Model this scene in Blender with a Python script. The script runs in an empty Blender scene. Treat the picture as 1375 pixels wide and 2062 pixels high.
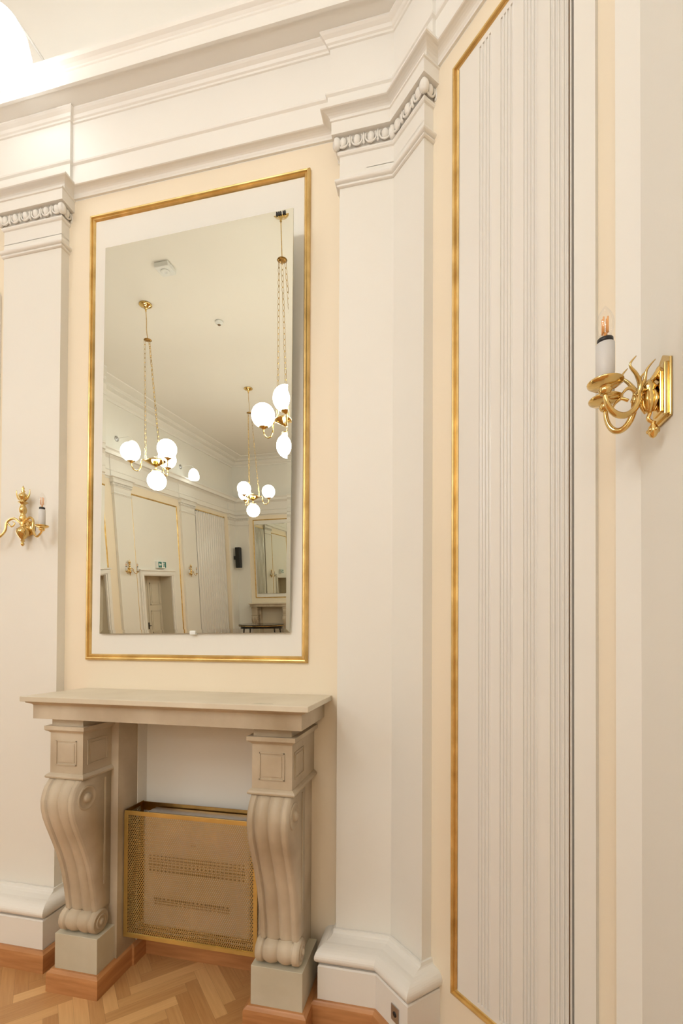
import bpy, bmesh, math, random
from mathutils import Vector, Matrix
random.seed(7)
PI = math.pi
scene = bpy.context.scene
COL = scene.collection

# ------------------------------------------------------------------ camera, world, exposure
CAM = Vector((0.0, -2.00082, 1.55))
YAW, PITCH, ROLL, FPX = -0.215295, 0.0108895, 0.0049434, 930.61
_F = Vector((math.sin(YAW)*math.cos(PITCH), math.cos(YAW)*math.cos(PITCH), math.sin(PITCH)))
_R = Vector((math.cos(YAW), -math.sin(YAW), 0)); _U = _R.cross(_F)
_R2 = math.cos(ROLL)*_R + math.sin(ROLL)*_U; _U2 = -math.sin(ROLL)*_R + math.cos(ROLL)*_U
cd = bpy.data.cameras.new('camera'); cam = bpy.data.objects.new('camera', cd); COL.objects.link(cam)
m = Matrix((_R2, _U2, -_F)).transposed().to_4x4(); m.translation = CAM
cam.matrix_world = m
cd.sensor_fit = 'VERTICAL'; cd.sensor_height = 36.0; cd.lens = FPX/2062*36.0
cd.shift_x = 0.0; cd.shift_y = (1280.97-1031.0)/2062
cd.clip_start = 0.05; cd.clip_end = 60
scene.camera = cam
w = bpy.data.worlds.new('world'); scene.world = w; w.use_nodes = True
w.node_tree.nodes['Background'].inputs[0].default_value = (1.0, 0.95, 0.88, 1)
w.node_tree.nodes['Background'].inputs[1].default_value = 0.05
scene.view_settings.view_transform = 'Standard'; scene.view_settings.look = 'None'
scene.view_settings.gamma = 1; scene.view_settings.use_curve_mapping = False
scene.view_settings.exposure = 0.87
GLOBE_EMIT = 14.0       # opal chandelier globes
WALL_EMIT = 1.7        # lamps above the cornice

# ------------------------------------------------------------------ materials
def mat(name, col, rough=0.6, metal=0.0, noise=0.0, scale=8.0, bump=0.0, bscale=None, spec=0.5, col2=None, stretch=None, coat=0.0):
    m = bpy.data.materials.new(name); m.use_nodes = True
    nt = m.node_tree; b = nt.nodes['Principled BSDF']
    b.inputs['Roughness'].default_value = rough; b.inputs['Metallic'].default_value = metal
    b.inputs['Specular IOR Level'].default_value = spec
    b.inputs['Coat Weight'].default_value = coat
    b.inputs['Base Color'].default_value = (*col, 1)
    tc = nt.nodes.new('ShaderNodeTexCoord'); mp = nt.nodes.new('ShaderNodeMapping')
    nt.links.new(tc.outputs['Object'], mp.inputs[0])
    if stretch: mp.inputs['Scale'].default_value = stretch
    if noise > 0 or col2:
        n = nt.nodes.new('ShaderNodeTexNoise'); n.inputs['Scale'].default_value = scale; n.inputs['Detail'].default_value = 6
        nt.links.new(mp.outputs[0], n.inputs['Vector'])
        r = nt.nodes.new('ShaderNodeValToRGB'); r.color_ramp.elements[0].position = 0.32; r.color_ramp.elements[1].position = 0.68
        c2 = col2 if col2 else tuple(c*(1-noise) for c in col)
        r.color_ramp.elements[0].color = (*c2, 1); r.color_ramp.elements[1].color = (*col, 1)
        nt.links.new(n.outputs['Fac'], r.inputs[0]); nt.links.new(r.outputs[0], b.inputs['Base Color'])
    if bump > 0:
        n2 = nt.nodes.new('ShaderNodeTexNoise'); n2.inputs['Scale'].default_value = bscale or scale*4; n2.inputs['Detail'].default_value = 4
        nt.links.new(mp.outputs[0], n2.inputs['Vector'])
        bp = nt.nodes.new('ShaderNodeBump'); bp.inputs['Strength'].default_value = bump; bp.inputs['Distance'].default_value = 0.002
        nt.links.new(n2.outputs['Fac'], bp.inputs['Height']); nt.links.new(bp.outputs[0], b.inputs['Normal'])
    return m

def emis(name, col, strength):
    m = bpy.data.materials.new(name); m.use_nodes = True
    b = m.node_tree.nodes['Principled BSDF']
    b.inputs['Base Color'].default_value = (0.9, 0.88, 0.84, 1); b.inputs['Roughness'].default_value = 0.2
    b.inputs['Emission Color'].default_value = (*col, 1); b.inputs['Emission Strength'].default_value = strength
    return m

def clear_glass(name, tint=(1, 1, 1)):
    m = bpy.data.materials.new(name); m.use_nodes = True; nt = m.node_tree
    nt.nodes.remove(nt.nodes['Principled BSDF']); out = nt.nodes['Material Output']
    t = nt.nodes.new('ShaderNodeBsdfTransparent'); t.inputs[0].default_value = (*tint, 1)
    g = nt.nodes.new('ShaderNodeBsdfGlossy'); g.inputs['Roughness'].default_value = 0.03
    f0 = nt.nodes.new('ShaderNodeLayerWeight'); f0.inputs[0].default_value = 0.12
    f = nt.nodes.new('ShaderNodeMath'); f.operation = 'MULTIPLY_ADD'; f.inputs[1].default_value = 0.6; f.inputs[2].default_value = 0.05
    nt.links.new(f0.outputs['Facing'], f.inputs[0])
    mx = nt.nodes.new('ShaderNodeMixShader')
    nt.links.new(f.outputs[0], mx.inputs[0]); nt.links.new(t.outputs[0], mx.inputs[1]); nt.links.new(g.outputs[0], mx.inputs[2])
    nt.links.new(mx.outputs[0], out.inputs[0]); return m

M = {}
M['cream'] = mat('cream_paint', (0.845, 0.818, 0.755), 0.55, noise=0.025, scale=1.5, bump=0.12, bscale=60)
M['yellow'] = mat('yellow_paint', (0.895, 0.785, 0.615), 0.55, noise=0.03, scale=1.5, bump=0.12, bscale=60)
M['trim'] = mat('trim_paint', (0.850, 0.820, 0.765), 0.42, noise=0.02, scale=2, bump=0.08, bscale=50)
M['satin'] = mat('satin_paint', (0.830, 0.798, 0.742), 0.30, noise=0.02, scale=2, bump=0.05, bscale=40)
M['gilt'] = mat('gilding', (0.86, 0.63, 0.27), 0.36, metal=0.85, col2=(0.56, 0.37, 0.13), scale=9, bump=0.5, bscale=30)
M['stone'] = mat('limestone', (0.650, 0.560, 0.430), 0.5, col2=(0.400, 0.310, 0.205), scale=3.2, bump=0.25, bscale=60)
M['stone_light'] = mat('pale_shelf_stone', (0.760, 0.685, 0.550), 0.42, col2=(0.640, 0.560, 0.430), scale=3.5, bump=0.15, bscale=50)  # paler than the limestone, used on the shelf alone
M['stone_grey'] = mat('grey_painted_stone', (0.630, 0.580, 0.460), 0.6, col2=(0.530, 0.480, 0.360), scale=5, bump=0.2, bscale=50)
M['brass'] = mat('polished_brass', (0.84, 0.60, 0.24), 0.12, metal=1.0, noise=0.35, scale=14)
M['brass_dark'] = mat('aged_brass', (0.42, 0.24, 0.07), 0.28, metal=1.0, noise=0.3, scale=20)
M['sheet'] = mat('brass_sheet', (0.58, 0.445, 0.19), 0.40, metal=0.9, noise=0.18, scale=5)
M['sheetframe'] = mat('brass_frame', (0.76, 0.575, 0.21), 0.32, metal=0.9, noise=0.2, scale=6)
M['skirt'] = mat('oak_skirting', (0.58, 0.275, 0.11), 0.38, col2=(0.42, 0.18, 0.06), scale=5, bump=0.1, stretch=(1, 1, 9))
M['white'] = mat('white_plastic', (0.78, 0.78, 0.76), 0.35, noise=0.03)
M['unit'] = mat('enamelled_steel', (0.80, 0.76, 0.68), 0.35, noise=0.03)
M['dark'] = mat('dark_gap', (0.025, 0.015, 0.010), 0.8, noise=0.3)
M['brown'] = mat('brown_edge', (0.20, 0.115, 0.05), 0.5, noise=0.3, scale=10)
M['black'] = mat('black_plastic', (0.012, 0.012, 0.013), 0.4, noise=0.2)
M['gloss'] = mat('black_lacquer', (0.008, 0.008, 0.009), 0.08, noise=0.2, coat=0.5)
M['greyblack'] = mat('speaker_cloth', (0.035, 0.038, 0.042), 0.7, noise=0.4, scale=60)
M['candle'] = mat('candle_sleeve', (0.66, 0.64, 0.62), 0.4, noise=0.05)
M['amber'] = mat('amber_filament', (0.90, 0.42, 0.12), 0.35, noise=0.1)
M['glass'] = clear_glass('bulb_glass')
M['mirror'] = mat('silvered_glass', (0.685, 0.685, 0.60), 0.0, metal=1.0)
M['mirror_edge'] = mat('bevel_edge', (0.62, 0.68, 0.60), 0.12, metal=0.6)
M['globe'] = emis('opal_globe', (0.945, 0.985, 1.0), GLOBE_EMIT)
M['walllamp'] = emis('lit_lamp_glass', (0.945, 0.985, 1.0), WALL_EMIT)
M['green'] = mat('sign_green', (0.010, 0.19, 0.16), 0.4, noise=0.05)
M['signwhite'] = mat('sign_white', (0.85, 0.87, 0.85), 0.4, noise=0.02)
M['steel'] = mat('brushed_steel', (0.55, 0.55, 0.56), 0.3, metal=0.9, noise=0.15, scale=30)
M['blind'] = emis('daylit_blind', (1.0, 0.98, 0.95), 1.6)
M['door'] = mat('door_paint', (0.62, 0.555, 0.44), 0.45, noise=0.03, scale=2)
M['ceil'] = mat('ceiling_paint', (0.840, 0.805, 0.740), 0.8, noise=0.03, scale=0.8, bump=0.1, bscale=50)

# ------------------------------------------------------------------ mesh helpers
class MB:
    """collects shapes; build() links them as one mesh object"""
    def __init__(s): s.v = []; s.f = []; s.m = []; s.sm = []
    def add(s, vs, fs, mi=0, smooth=False):
        o = len(s.v); s.v += [tuple(p) for p in vs]
        for f in fs: s.f.append([i+o for i in f]); s.m.append(mi); s.sm.append(smooth)
        return s
    def box(s, x0, x1, y0, y1, z0, z1, mi=0):
        x0, x1 = min(x0, x1), max(x0, x1); y0, y1 = min(y0, y1), max(y0, y1); z0, z1 = min(z0, z1), max(z0, z1)
        vs = [(x, y, z) for x in (x0, x1) for y in (y0, y1) for z in (z0, z1)]
        return s.add(vs, [(0, 1, 3, 2), (4, 6, 7, 5), (0, 4, 5, 1), (2, 3, 7, 6), (0, 2, 6, 4), (1, 5, 7, 3)], mi)
    def prism(s, pts, z0, z1, mi=0):
        n = len(pts)
        vs = [(p[0], p[1], z0) for p in pts] + [(p[0], p[1], z1) for p in pts]
        fs = [tuple(range(n-1, -1, -1)), tuple(range(n, 2*n))] + [(i, (i+1) % n, n+(i+1) % n, n+i) for i in range(n)]
        return s.add(vs, fs, mi)
    def rings(s, rings, closed_ring=True, caps=True, mi=0, smooth=True, loop=False):
        n = len(rings[0]); vs = [p for r in rings for p in r]; fs = []
        k = len(rings)
        for a in range(k if loop else k-1):
            b = (a+1) % k
            for i in range(n if closed_ring else n-1):
                j = (i+1) % n; fs.append((a*n+i, a*n+j, b*n+j, b*n+i))
        s.add(vs, fs, mi, smooth)
        if caps and not loop and closed_ring:
            s.add(rings[0], [tuple(range(n-1, -1, -1))], mi); s.add(rings[-1], [tuple(range(n))], mi)
        return s
    def lathe(s, prof, c=(0, 0, 0), seg=20, axis=None, mi=0, caps=True):
        c = Vector(c); ax = Vector(axis).normalized() if axis else Vector((0, 0, 1))
        u = ax.orthogonal().normalized() if axis else Vector((1, 0, 0)); v = ax.cross(u)
        rs = [[c + ax*z + (u*math.cos(2*PI*i/seg) + v*math.sin(2*PI*i/seg))*max(r, 1e-4) for i in range(seg)] for r, z in prof]
        return s.rings(rs, caps=caps, mi=mi)
    def ball(s, c, r, seg=20, ring=12, mi=0, sc=(1, 1, 1), rot=None):
        c = Vector(c); rs = []
        for a in range(ring+1):
            t = PI*a/ring; rr = max(math.sin(t), 1e-3)*r; z = -math.cos(t)*r
            ringp = []
            for i in range(seg):
                p = Vector((rr*math.cos(2*PI*i/seg)*sc[0], rr*math.sin(2*PI*i/seg)*sc[1], z*sc[2]))
                if rot: p = rot @ p
                ringp.append(c+p)
            rs.append(ringp)
        return s.rings(rs, caps=False, mi=mi)
    def tube(s, pts, rad, seg=10, mi=0, loop=False, sub=4):
        pts = [Vector(p) for p in pts]; n = len(pts)
        if not isinstance(rad, (list, tuple)): rad = [rad]*n
        P = []; Rr = []
        if sub > 1:
            rng = n if loop else n-1
            for i in range(rng):
                p0 = pts[(i-1) % n] if (loop or i > 0) else pts[0]; p1 = pts[i]; p2 = pts[(i+1) % n]
                p3 = pts[(i+2) % n] if (loop or i+2 < n) else pts[-1]
                for k in range(sub):
                    t = k/sub
                    P.append(0.5*((2*p1)+(-p0+p2)*t+(2*p0-5*p1+4*p2-p3)*t*t+(-p0+3*p1-3*p2+p3)*t**3))
                    Rr.append(rad[i]*(1-t)+rad[(i+1) % n]*t)
            if not loop: P.append(pts[-1]); Rr.append(rad[-1])
        else: P, Rr = pts, list(rad)
        k = len(P); rs = []; up = None
        for i in range(k):
            a = P[(i-1) % k] if (loop or i > 0) else P[i]; b = P[(i+1) % k] if (loop or i < k-1) else P[i]
            d = (b-a); d = d.normalized() if d.length > 1e-9 else Vector((0, 0, 1))
            if up is None: up = d.orthogonal().normalized()
            up = (up - d*up.dot(d)); up = up.normalized() if up.length > 1e-6 else d.orthogonal().normalized()
            v = d.cross(up)
            rs.append([P[i] + (up*math.cos(2*PI*j/seg)+v*math.sin(2*PI*j/seg))*Rr[i] for j in range(seg)])
        return s.rings(rs, mi=mi, loop=loop)
    def sweep(s, prof, path, closed=False, mi=0, smooth=False, solid=True):
        """profile (out, z) swept along a plan path; the room lies to the right of the path"""
        P = [Vector((p[0], p[1])) for p in path]; n = len(P); rs = []
        def nrm(a, b):
            d = (b-a).normalized(); return Vector((d.y, -d.x))
        for i in range(n):
            if closed or (0 < i < n-1):
                n1 = nrm(P[(i-1) % n], P[i]); n2 = nrm(P[i], P[(i+1) % n])
                mtr = (n1+n2)/(1+n1.dot(n2))
            elif i == 0: mtr = nrm(P[0], P[1])
            else: mtr = nrm(P[-2], P[-1])
            rs.append([(P[i].x+mtr.x*o, P[i].y+mtr.y*o, z) for o, z in prof])
        return s.rings(rs, closed_ring=solid, caps=solid and not closed, mi=mi, smooth=smooth, loop=closed)
    def build(s, name, mats, parent=None, bevel=0.0, label=None, flip=True):
        me = bpy.data.meshes.new(name); me.from_pydata(s.v, [], s.f)
        if not isinstance(mats, (list, tuple)): mats = [mats]
        for mm in mats: me.materials.append(mm)
        for p, mi, sm in zip(me.polygons, s.m, s.sm): p.material_index = mi; p.use_smooth = sm
        bm = bmesh.new(); bm.from_mesh(me)
        bmesh.ops.remove_doubles(bm, verts=bm.verts, dist=1e-5)
        bmesh.ops.recalc_face_normals(bm, faces=bm.faces); bm.to_mesh(me); bm.free()
        o = bpy.data.objects.new(name, me); COL.objects.link(o)
        if parent: o.parent = parent
        if bevel > 0:
            b = o.modifiers.new('bevel', 'BEVEL'); b.width = bevel; b.segments = 2; b.limit_method = 'ANGLE'; b.angle_limit = math.radians(40)
        if label: o['label'] = label
        return o

def tag(o, label, cat, group=None):
    o['label'] = label; o['category'] = cat
    if group: o['group'] = group
    return o
def thing(name, label, cat, loc=(0, 0, 0), rz=0.0, group=None):
    o = bpy.data.objects.new(name, None); COL.objects.link(o); o.location = loc; o.rotation_euler = (0, 0, rz)
    o.empty_display_size = 0.1
    return tag(o, label, cat, group)
def struct(o): o['kind'] = 'structure'; return o
def dup(root, loc, rz, label, group=None):
    r = root.copy(); COL.objects.link(r); r.location = loc; r.rotation_euler = (0, 0, rz); r['label'] = label
    if group: r['group'] = group
    for ch in list(root.children):
        c = ch.copy(); COL.objects.link(c); c.parent = r
        for g in list(ch.children):
            d = g.copy(); COL.objects.link(d); d.parent = c
    return r
def arc(cx, cz, r, a0, a1, n):
    return [(cx+r*math.cos(math.radians(a0+(a1-a0)*i/n)), cz+r*math.sin(math.radians(a0+(a1-a0)*i/n))) for i in range(n+1)]

# ------------------------------------------------------------------ room plan
XD, XF, YE, ZC = -5.92, 0.526, -10.8, 5.35
AB = (-0.1886, 0.0); BF = (XF, -(XF+0.1886))
CORN = [Vector((XD, 0)), Vector(AB), Vector(BF), Vector((XF, YE)), Vector((XD, YE))]
def segdir(i):
    a, b = CORN[i], CORN[(i+1) % 5]; d = (b-a).normalized(); return a, d, Vector((d.y, -d.x)), (b-a).length
S2 = math.sqrt(2)
# pilaster intervals (distance along each wall from its first corner)
PIL = [[(0, 0.45), (3.686, 4.038), (5.475, None)],
       [(0, 0.209), (0.93, None)],
       [(0, 0.385), (2.9, 3.35), (5.9, 6.35), (9.68, None)],
       [(0, 0.45), (4.216, 4.569), (6.006, None)],
       [(0, 0.42), (2.30, 2.90), (4.66, 5.14), (7.2, 7.8), (10.38, None)]]
def room_path(depth, wid=0.0):
    pts = []
    for i in range(5):
        a, d, n, L = segdir(i)
        ivs = [(t0, L if t1 is None else t1) for t0, t1 in PIL[i]]
        startp = ivs and ivs[0][0] == 0; endp = PIL[i] and PIL[i][-1][1] is None
        # start corner vertex (shared): both walls carry a pilaster there
        pa, pd, pn, pL = segdir((i-1) % 5)
        prev_end = PIL[(i-1) % 5] and PIL[(i-1) % 5][-1][1] is None
        if startp and prev_end:
            mt = (pn+n)/(1+pn.dot(n)); pts.append(a+mt*depth)
        elif startp and not prev_end: pts.append(a); pts.append(a+n*depth)
        else: pts.append(a)
        for t0, t1 in ivs:
            if t0 > 0:
                pts.append(a+d*(t0-wid)); pts.append(a+d*(t0-wid)+n*depth)
            if t1 < L-1e-6:
                pts.append(a+d*(t1+wid)+n*depth); pts.append(a+d*(t1+wid))
    return pts

# ------------------------------------------------------------------ walls, floor, ceiling
ZY = 3.80      # paint changes from yellow to cream at the entablature
def wall_boxes(mb, i, t0, t1, z0, z1, mi, th=0.12, back=0.0):
    a, d, n, L = segdir(i)
    p = [a+d*t0, a+d*t1, a+d*t1-n*th, a+d*t0-n*th]
    mb.prism(p, z0, z1, mi)
names = ['wall_front', 'wall_diagonal', 'wall_right', 'wall_back', 'wall_left']
NICHE = (-1.455, -0.763, 1.24); NT = (NICHE[0]-XD, NICHE[1]-XD)
DOORS = [(3.42, 4.40, 2.06), (5.50, 6.46, 2.06)]
for i in range(5):
    mb = MB(); a, d, n, L = segdir(i)
    if i == 0:
        for t0, t1 in ((-0.1, NT[0]), (NT[1], L+0.04)): wall_boxes(mb, i, t0, t1, 0, ZY, 0)
        wall_boxes(mb, i, NT[0], NT[1], NICHE[2], ZY, 0)
        wall_boxes(mb, i, -0.1, L+0.04, ZY, ZC, 1)
    elif i == 4:
        ts = [-0.1] + [x for dd in DOORS for x in dd[:2]] + [L+0.1]
        for k in range(0, len(ts), 2): wall_boxes(mb, i, ts[k], ts[k+1], 0, ZY, 0)
        for dd in DOORS: wall_boxes(mb, i, dd[0], dd[1], dd[2], ZY, 0)
        wall_boxes(mb, i, -0.1, L+0.1, ZY, ZC, 1)
    else:
        e = 0.02 if i == 1 else 0.1
        wall_boxes(mb, i, -e, L+e, 0, ZY, 0); wall_boxes(mb, i, -e, L+e, ZY, ZC, 1)
    struct(mb.build(names[i], [M['yellow'], M['cream']]))
# niche lining behind the hearth
mb = MB(); x0, x1, z1 = NICHE
mb.box(x0-0.02, x0+0.003, 0.001, 0.115, 0, z1); mb.box(x1-0.003, x1+0.02, 0.001, 0.115, 0, z1); mb.box(x0-0.02, x1+0.02, 0.07, 0.135, 0, z1)
mb.box(x0, x1, 0.001, 0.07, z1-0.003, z1+0.02)
struct(mb.build('wall_niche', M['cream']))
mb = MB(); mb.prism([(c.x, c.y) for c in CORN], ZC, ZC+0.1); struct(mb.build('ceiling', M['ceil']))
# floor: herringbone oak
def floor():
    bm = bmesh.new(); lay = bm.loops.layers.color.new('plank'); uvl = bm.loops.layers.uv.new('uv')
    W, Ln = 0.054, 0.324; k = 6
    c, s = math.cos(PI/4), math.sin(PI/4)
    def quad(u0, v0, du, dv, along):
        r = random.random(); r2 = random.random()
        g = 0.00025
        cs = [(u0+g, v0+g), (u0+du-g, v0+g), (u0+du-g, v0+dv-g), (u0+g, v0+dv-g)]
        P = []
        for u, v in cs: P.append((-2.7+u*c-v*s, -5.4+u*s+v*c))
        if all(p[0] < XD-0.3 or p[0] > XF+0.3 or p[1] < YE-0.3 or p[1] > 0.3 for p in P): return
        f = bm.faces.new([bm.verts.new((p[0], p[1], 0.0)) for p in P])
        for l, (u, v) in zip(f.loops, cs):
            l[lay] = (r, r2, 0, 1)
            a_, b_ = (u-u0, v-v0) if along == 0 else (v-v0, u-u0)
            l[uvl].uv = (a_+r2*7, b_+r*5)
    N = 190
    for i in range(-N, N):
        for j in range(-26, 26):
            # herringbone lattice: step (W,W) per i, (Ln... ) per j
            u = i*W + j*Ln; v = i*W - j*Ln
            quad(u, v, Ln, W, 0); quad(u+Ln, v-Ln+W, W, Ln, 1)
    poly = [Vector((p.x, p.y)) for p in CORN]
    for i in range(5):
        a, d, n, L = segdir(i)
        if i == 0: a = a+Vector((0, 0.07))
        g = bm.verts[:]+bm.edges[:]+bm.faces[:]
        bmesh.ops.bisect_plane(bm, geom=g, plane_co=(a.x, a.y, 0), plane_no=(-n.x, -n.y, 0), clear_outer=True)
    me = bpy.data.meshes.new('floor'); bm.to_mesh(me); bm.free()
    m = bpy.data.materials.new('oak_herringbone'); m.use_nodes = True; nt = m.node_tree; b = nt.nodes['Principled BSDF']
    b.inputs['Roughness'].default_value = 0.33
    at = nt.nodes.new('ShaderNodeVertexColor'); at.layer_name = 'plank'; sep = nt.nodes.new('ShaderNodeSeparateColor')
    nt.links.new(at.outputs[0], sep.inputs[0])
    uv = nt.nodes.new('ShaderNodeUVMap'); uv.uv_map = 'uv'; mp = nt.nodes.new('ShaderNodeMapping'); mp.inputs['Scale'].default_value = (3, 45, 1)
    nt.links.new(uv.outputs[0], mp.inputs[0]); nz = nt.nodes.new('ShaderNodeTexNoise'); nz.inputs['Scale'].default_value = 2.2; nz.inputs['Detail'].default_value = 8
    nt.links.new(mp.outputs[0], nz.inputs['Vector'])
    mix = nt.nodes.new('ShaderNodeMath'); mix.operation = 'MULTIPLY_ADD'; mix.inputs[1].default_value = 0.45
    nt.links.new(nz.outputs['Fac'], mix.inputs[0]); mm = nt.nodes.new('ShaderNodeMath'); mm.operation = 'MULTIPLY'; mm.inputs[1].default_value = 0.6
    nt.links.new(sep.outputs[0], mm.inputs[0]); nt.links.new(mm.outputs[0], mix.inputs[2])
    r = nt.nodes.new('ShaderNodeValToRGB'); r.color_ramp.elements[0].color = (0.45, 0.215, 0.075, 1); r.color_ramp.elements[1].color = (0.82, 0.50, 0.22, 1)
    r.color_ramp.elements[0].position = 0.1; r.color_ramp.elements[1].position = 0.95
    nt.links.new(mix.outputs[0], r.inputs[0]); nt.links.new(r.outputs[0], b.inputs['Base Color'])
    me.materials.append(m); o = bpy.data.objects.new('floor', me); COL.objects.link(o)
    sub = MB(); sub.prism([(XD-0.1, 0.1), (XF+0.1, 0.1), (XF+0.1, YE-0.1), (XD-0.1, YE-0.1)], -0.06, -0.004)
    so = sub.build('subfloor', M['brown'], parent=o); struct(so)
    return struct(o)
floor()

# ------------------------------------------------------------------ mouldings round the room
p1 = room_path(0.06, 0.025)
arch = [(0, 3.803), (0.010, 3.803), (0.010, 3.812)] + [(0.012+0.034*(1-math.cos(math.radians(a))), 3.812+0.020*math.sin(math.radians(a))) for a in range(10, 91, 16)] \
    + [(0.050, 3.834), (0.050, 3.842), (0.044, 3.846), (0.0, 3.846)]
struct(MB().sweep(arch, p1, closed=True).build('trim_1', M['trim']))
p2 = room_path(0.016, 0.012)
fr = [(0, 3.846), (0.042, 3.846), (0.042, 3.936), (0.050, 3.942), (0.052, 3.948), (0.048, 3.954), (0.042, 3.957), (0.036, 3.964), (0.034, 3.972), (0.034, 4.158),
      (0.040, 4.160), (0.043, 4.166), (0.049, 4.170), (0.055, 4.180), (0.066, 4.188), (0.072, 4.194), (0.072, 4.200), (0.0, 4.200)]
struct(MB().sweep(fr, p2, closed=True).build('trim_2', M['trim']))
p0 = [(c.x, c.y) for c in CORN]
co = [(0, 4.200), (0.150, 4.200), (0.150, 4.194), (0.162, 4.194), (0.162, 4.252), (0.166, 4.256), (0.168, 4.262), (0.176, 4.270), (0.188, 4.278), (0.192, 4.290), (0.192, 4.300), (0.0, 4.305)]
struct(MB().sweep(co, p0, closed=True).build('trim_3', M['trim']))
crown = [(0, 5.18), (0.03, 5.18), (0.035, 5.20), (0.05, 5.215), (0.09, 5.235), (0.13, 5.27), (0.145, 5.285), (0.145, 5.295), (0.26, 5.295), (0.26, 5.305), (0.30, 5.325), (0.30, 5.335),
         (0.52, 5.335), (0.53, 5.348), (0.0, 5.348)]
struct(MB().sweep(crown, p0, closed=True).build('trim_4', M['trim']))

# ------------------------------------------------------------------ pilasters
def pil_path(i, k, widen, depth):
    """plan outline of pilaster k of wall i; a corner one folds on to wall i+1"""
    a, d, n, L = segdir(i); t0, t1 = PIL[i][k]
    if t1 is None:
        a2, d2, n2, L2 = segdir((i+1) % 5); u1 = PIL[(i+1) % 5][0][1]
        mt = (n+n2)/(1+n.dot(n2)); c = CORN[(i+1) % 5]
        return [a+d*(t0-widen), a+d*(t0-widen)+n*depth, c+mt*depth, a2+d2*(u1+widen)+n2*depth, a2+d2*(u1+widen)]
    return [a+d*(t0-widen), a+d*(t0-widen)+n*depth, a+d*(t1+widen)+n*depth, a+d*(t1+widen)]
def egg_band(mb, path, out, z0, z1, fine=True):
    """eggs in shells with darts between, laid along the front runs of the path"""
    segs = []
    P = [Vector((p[0], p[1])) for p in path]; n = len(P)
    for j in range(n-1):
        d = (P[j+1]-P[j]); L = d.length; d = d/L; nn = Vector((d.y, -d.x))
        # mitred ends
        def mt(k):
            if k == 0 or k == n-1: return Vector((0, 0))
            n1 = (P[k]-P[k-1]).normalized(); n1 = Vector((n1.y, -n1.x)); n2 = (P[k+1]-P[k]).normalized(); n2 = Vector((n2.y, -n2.x))
            return (n1+n2)/(1+n1.dot(n2))
        A = P[j]+(mt(j)*out if j > 0 else nn*out); B = P[j+1]+(mt(j+1)*out if j < n-2 else nn*out)
        L2 = (B-A).length; cnt = max(1, round(L2/0.064)); st = L2/cnt; zc = (z0+z1)/2; h = (z1-z0)
        sg, rg = (12, 8) if fine else (8, 5)
        for q in range(cnt):
            c = A+d*(st*(q+0.5)); rot = Matrix.Rotation(math.atan2(d.y, d.x), 3, 'Z')
            mb.ball((c.x-nn.x*0.004, c.y-nn.y*0.004, zc+h*0.04), 1, sg, rg, sc=(st*0.26, 0.016, h*0.44), rot=rot)
            arcp = []
            for a_ in range(-30, 211, 30 if fine else 60):
                ang = math.radians(a_+180)
                arcp.append((c.x+d.x*math.cos(ang)*st*0.40, c.y+d.y*math.cos(ang)*st*0.40, zc+h*0.10+math.sin(ang)*h*0.52))
            mb.tube(arcp, st*0.065, 6 if fine else 4, sub=2 if fine else 1)
        for q in range(cnt+1):
            c = A+d*(st*q)
            if q in (0, cnt) and 0 < j+(q > 0) < n-1:      # corner leaf
                mb.ball((c.x-nn.x*0.004, c.y-nn.y*0.004, zc), 1, sg, rg, sc=(0.017, 0.017, h*0.52))
                for dz in (-0.25, 0.1, 0.35): mb.ball((c.x, c.y, zc+h*dz), 1, 8, 6, sc=(0.012, 0.012, h*0.16))
            else:
                mb.tube([(c.x, c.y, z0+h*0.02), (c.x+nn.x*0.004, c.y+nn.y*0.004, zc), (c.x, c.y, z1)], [0.002, st*0.085, 0.003], 6, sub=2)
                mb.ball((c.x, c.y, z0+h*0.14), st*0.10, 8, 6)
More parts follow.
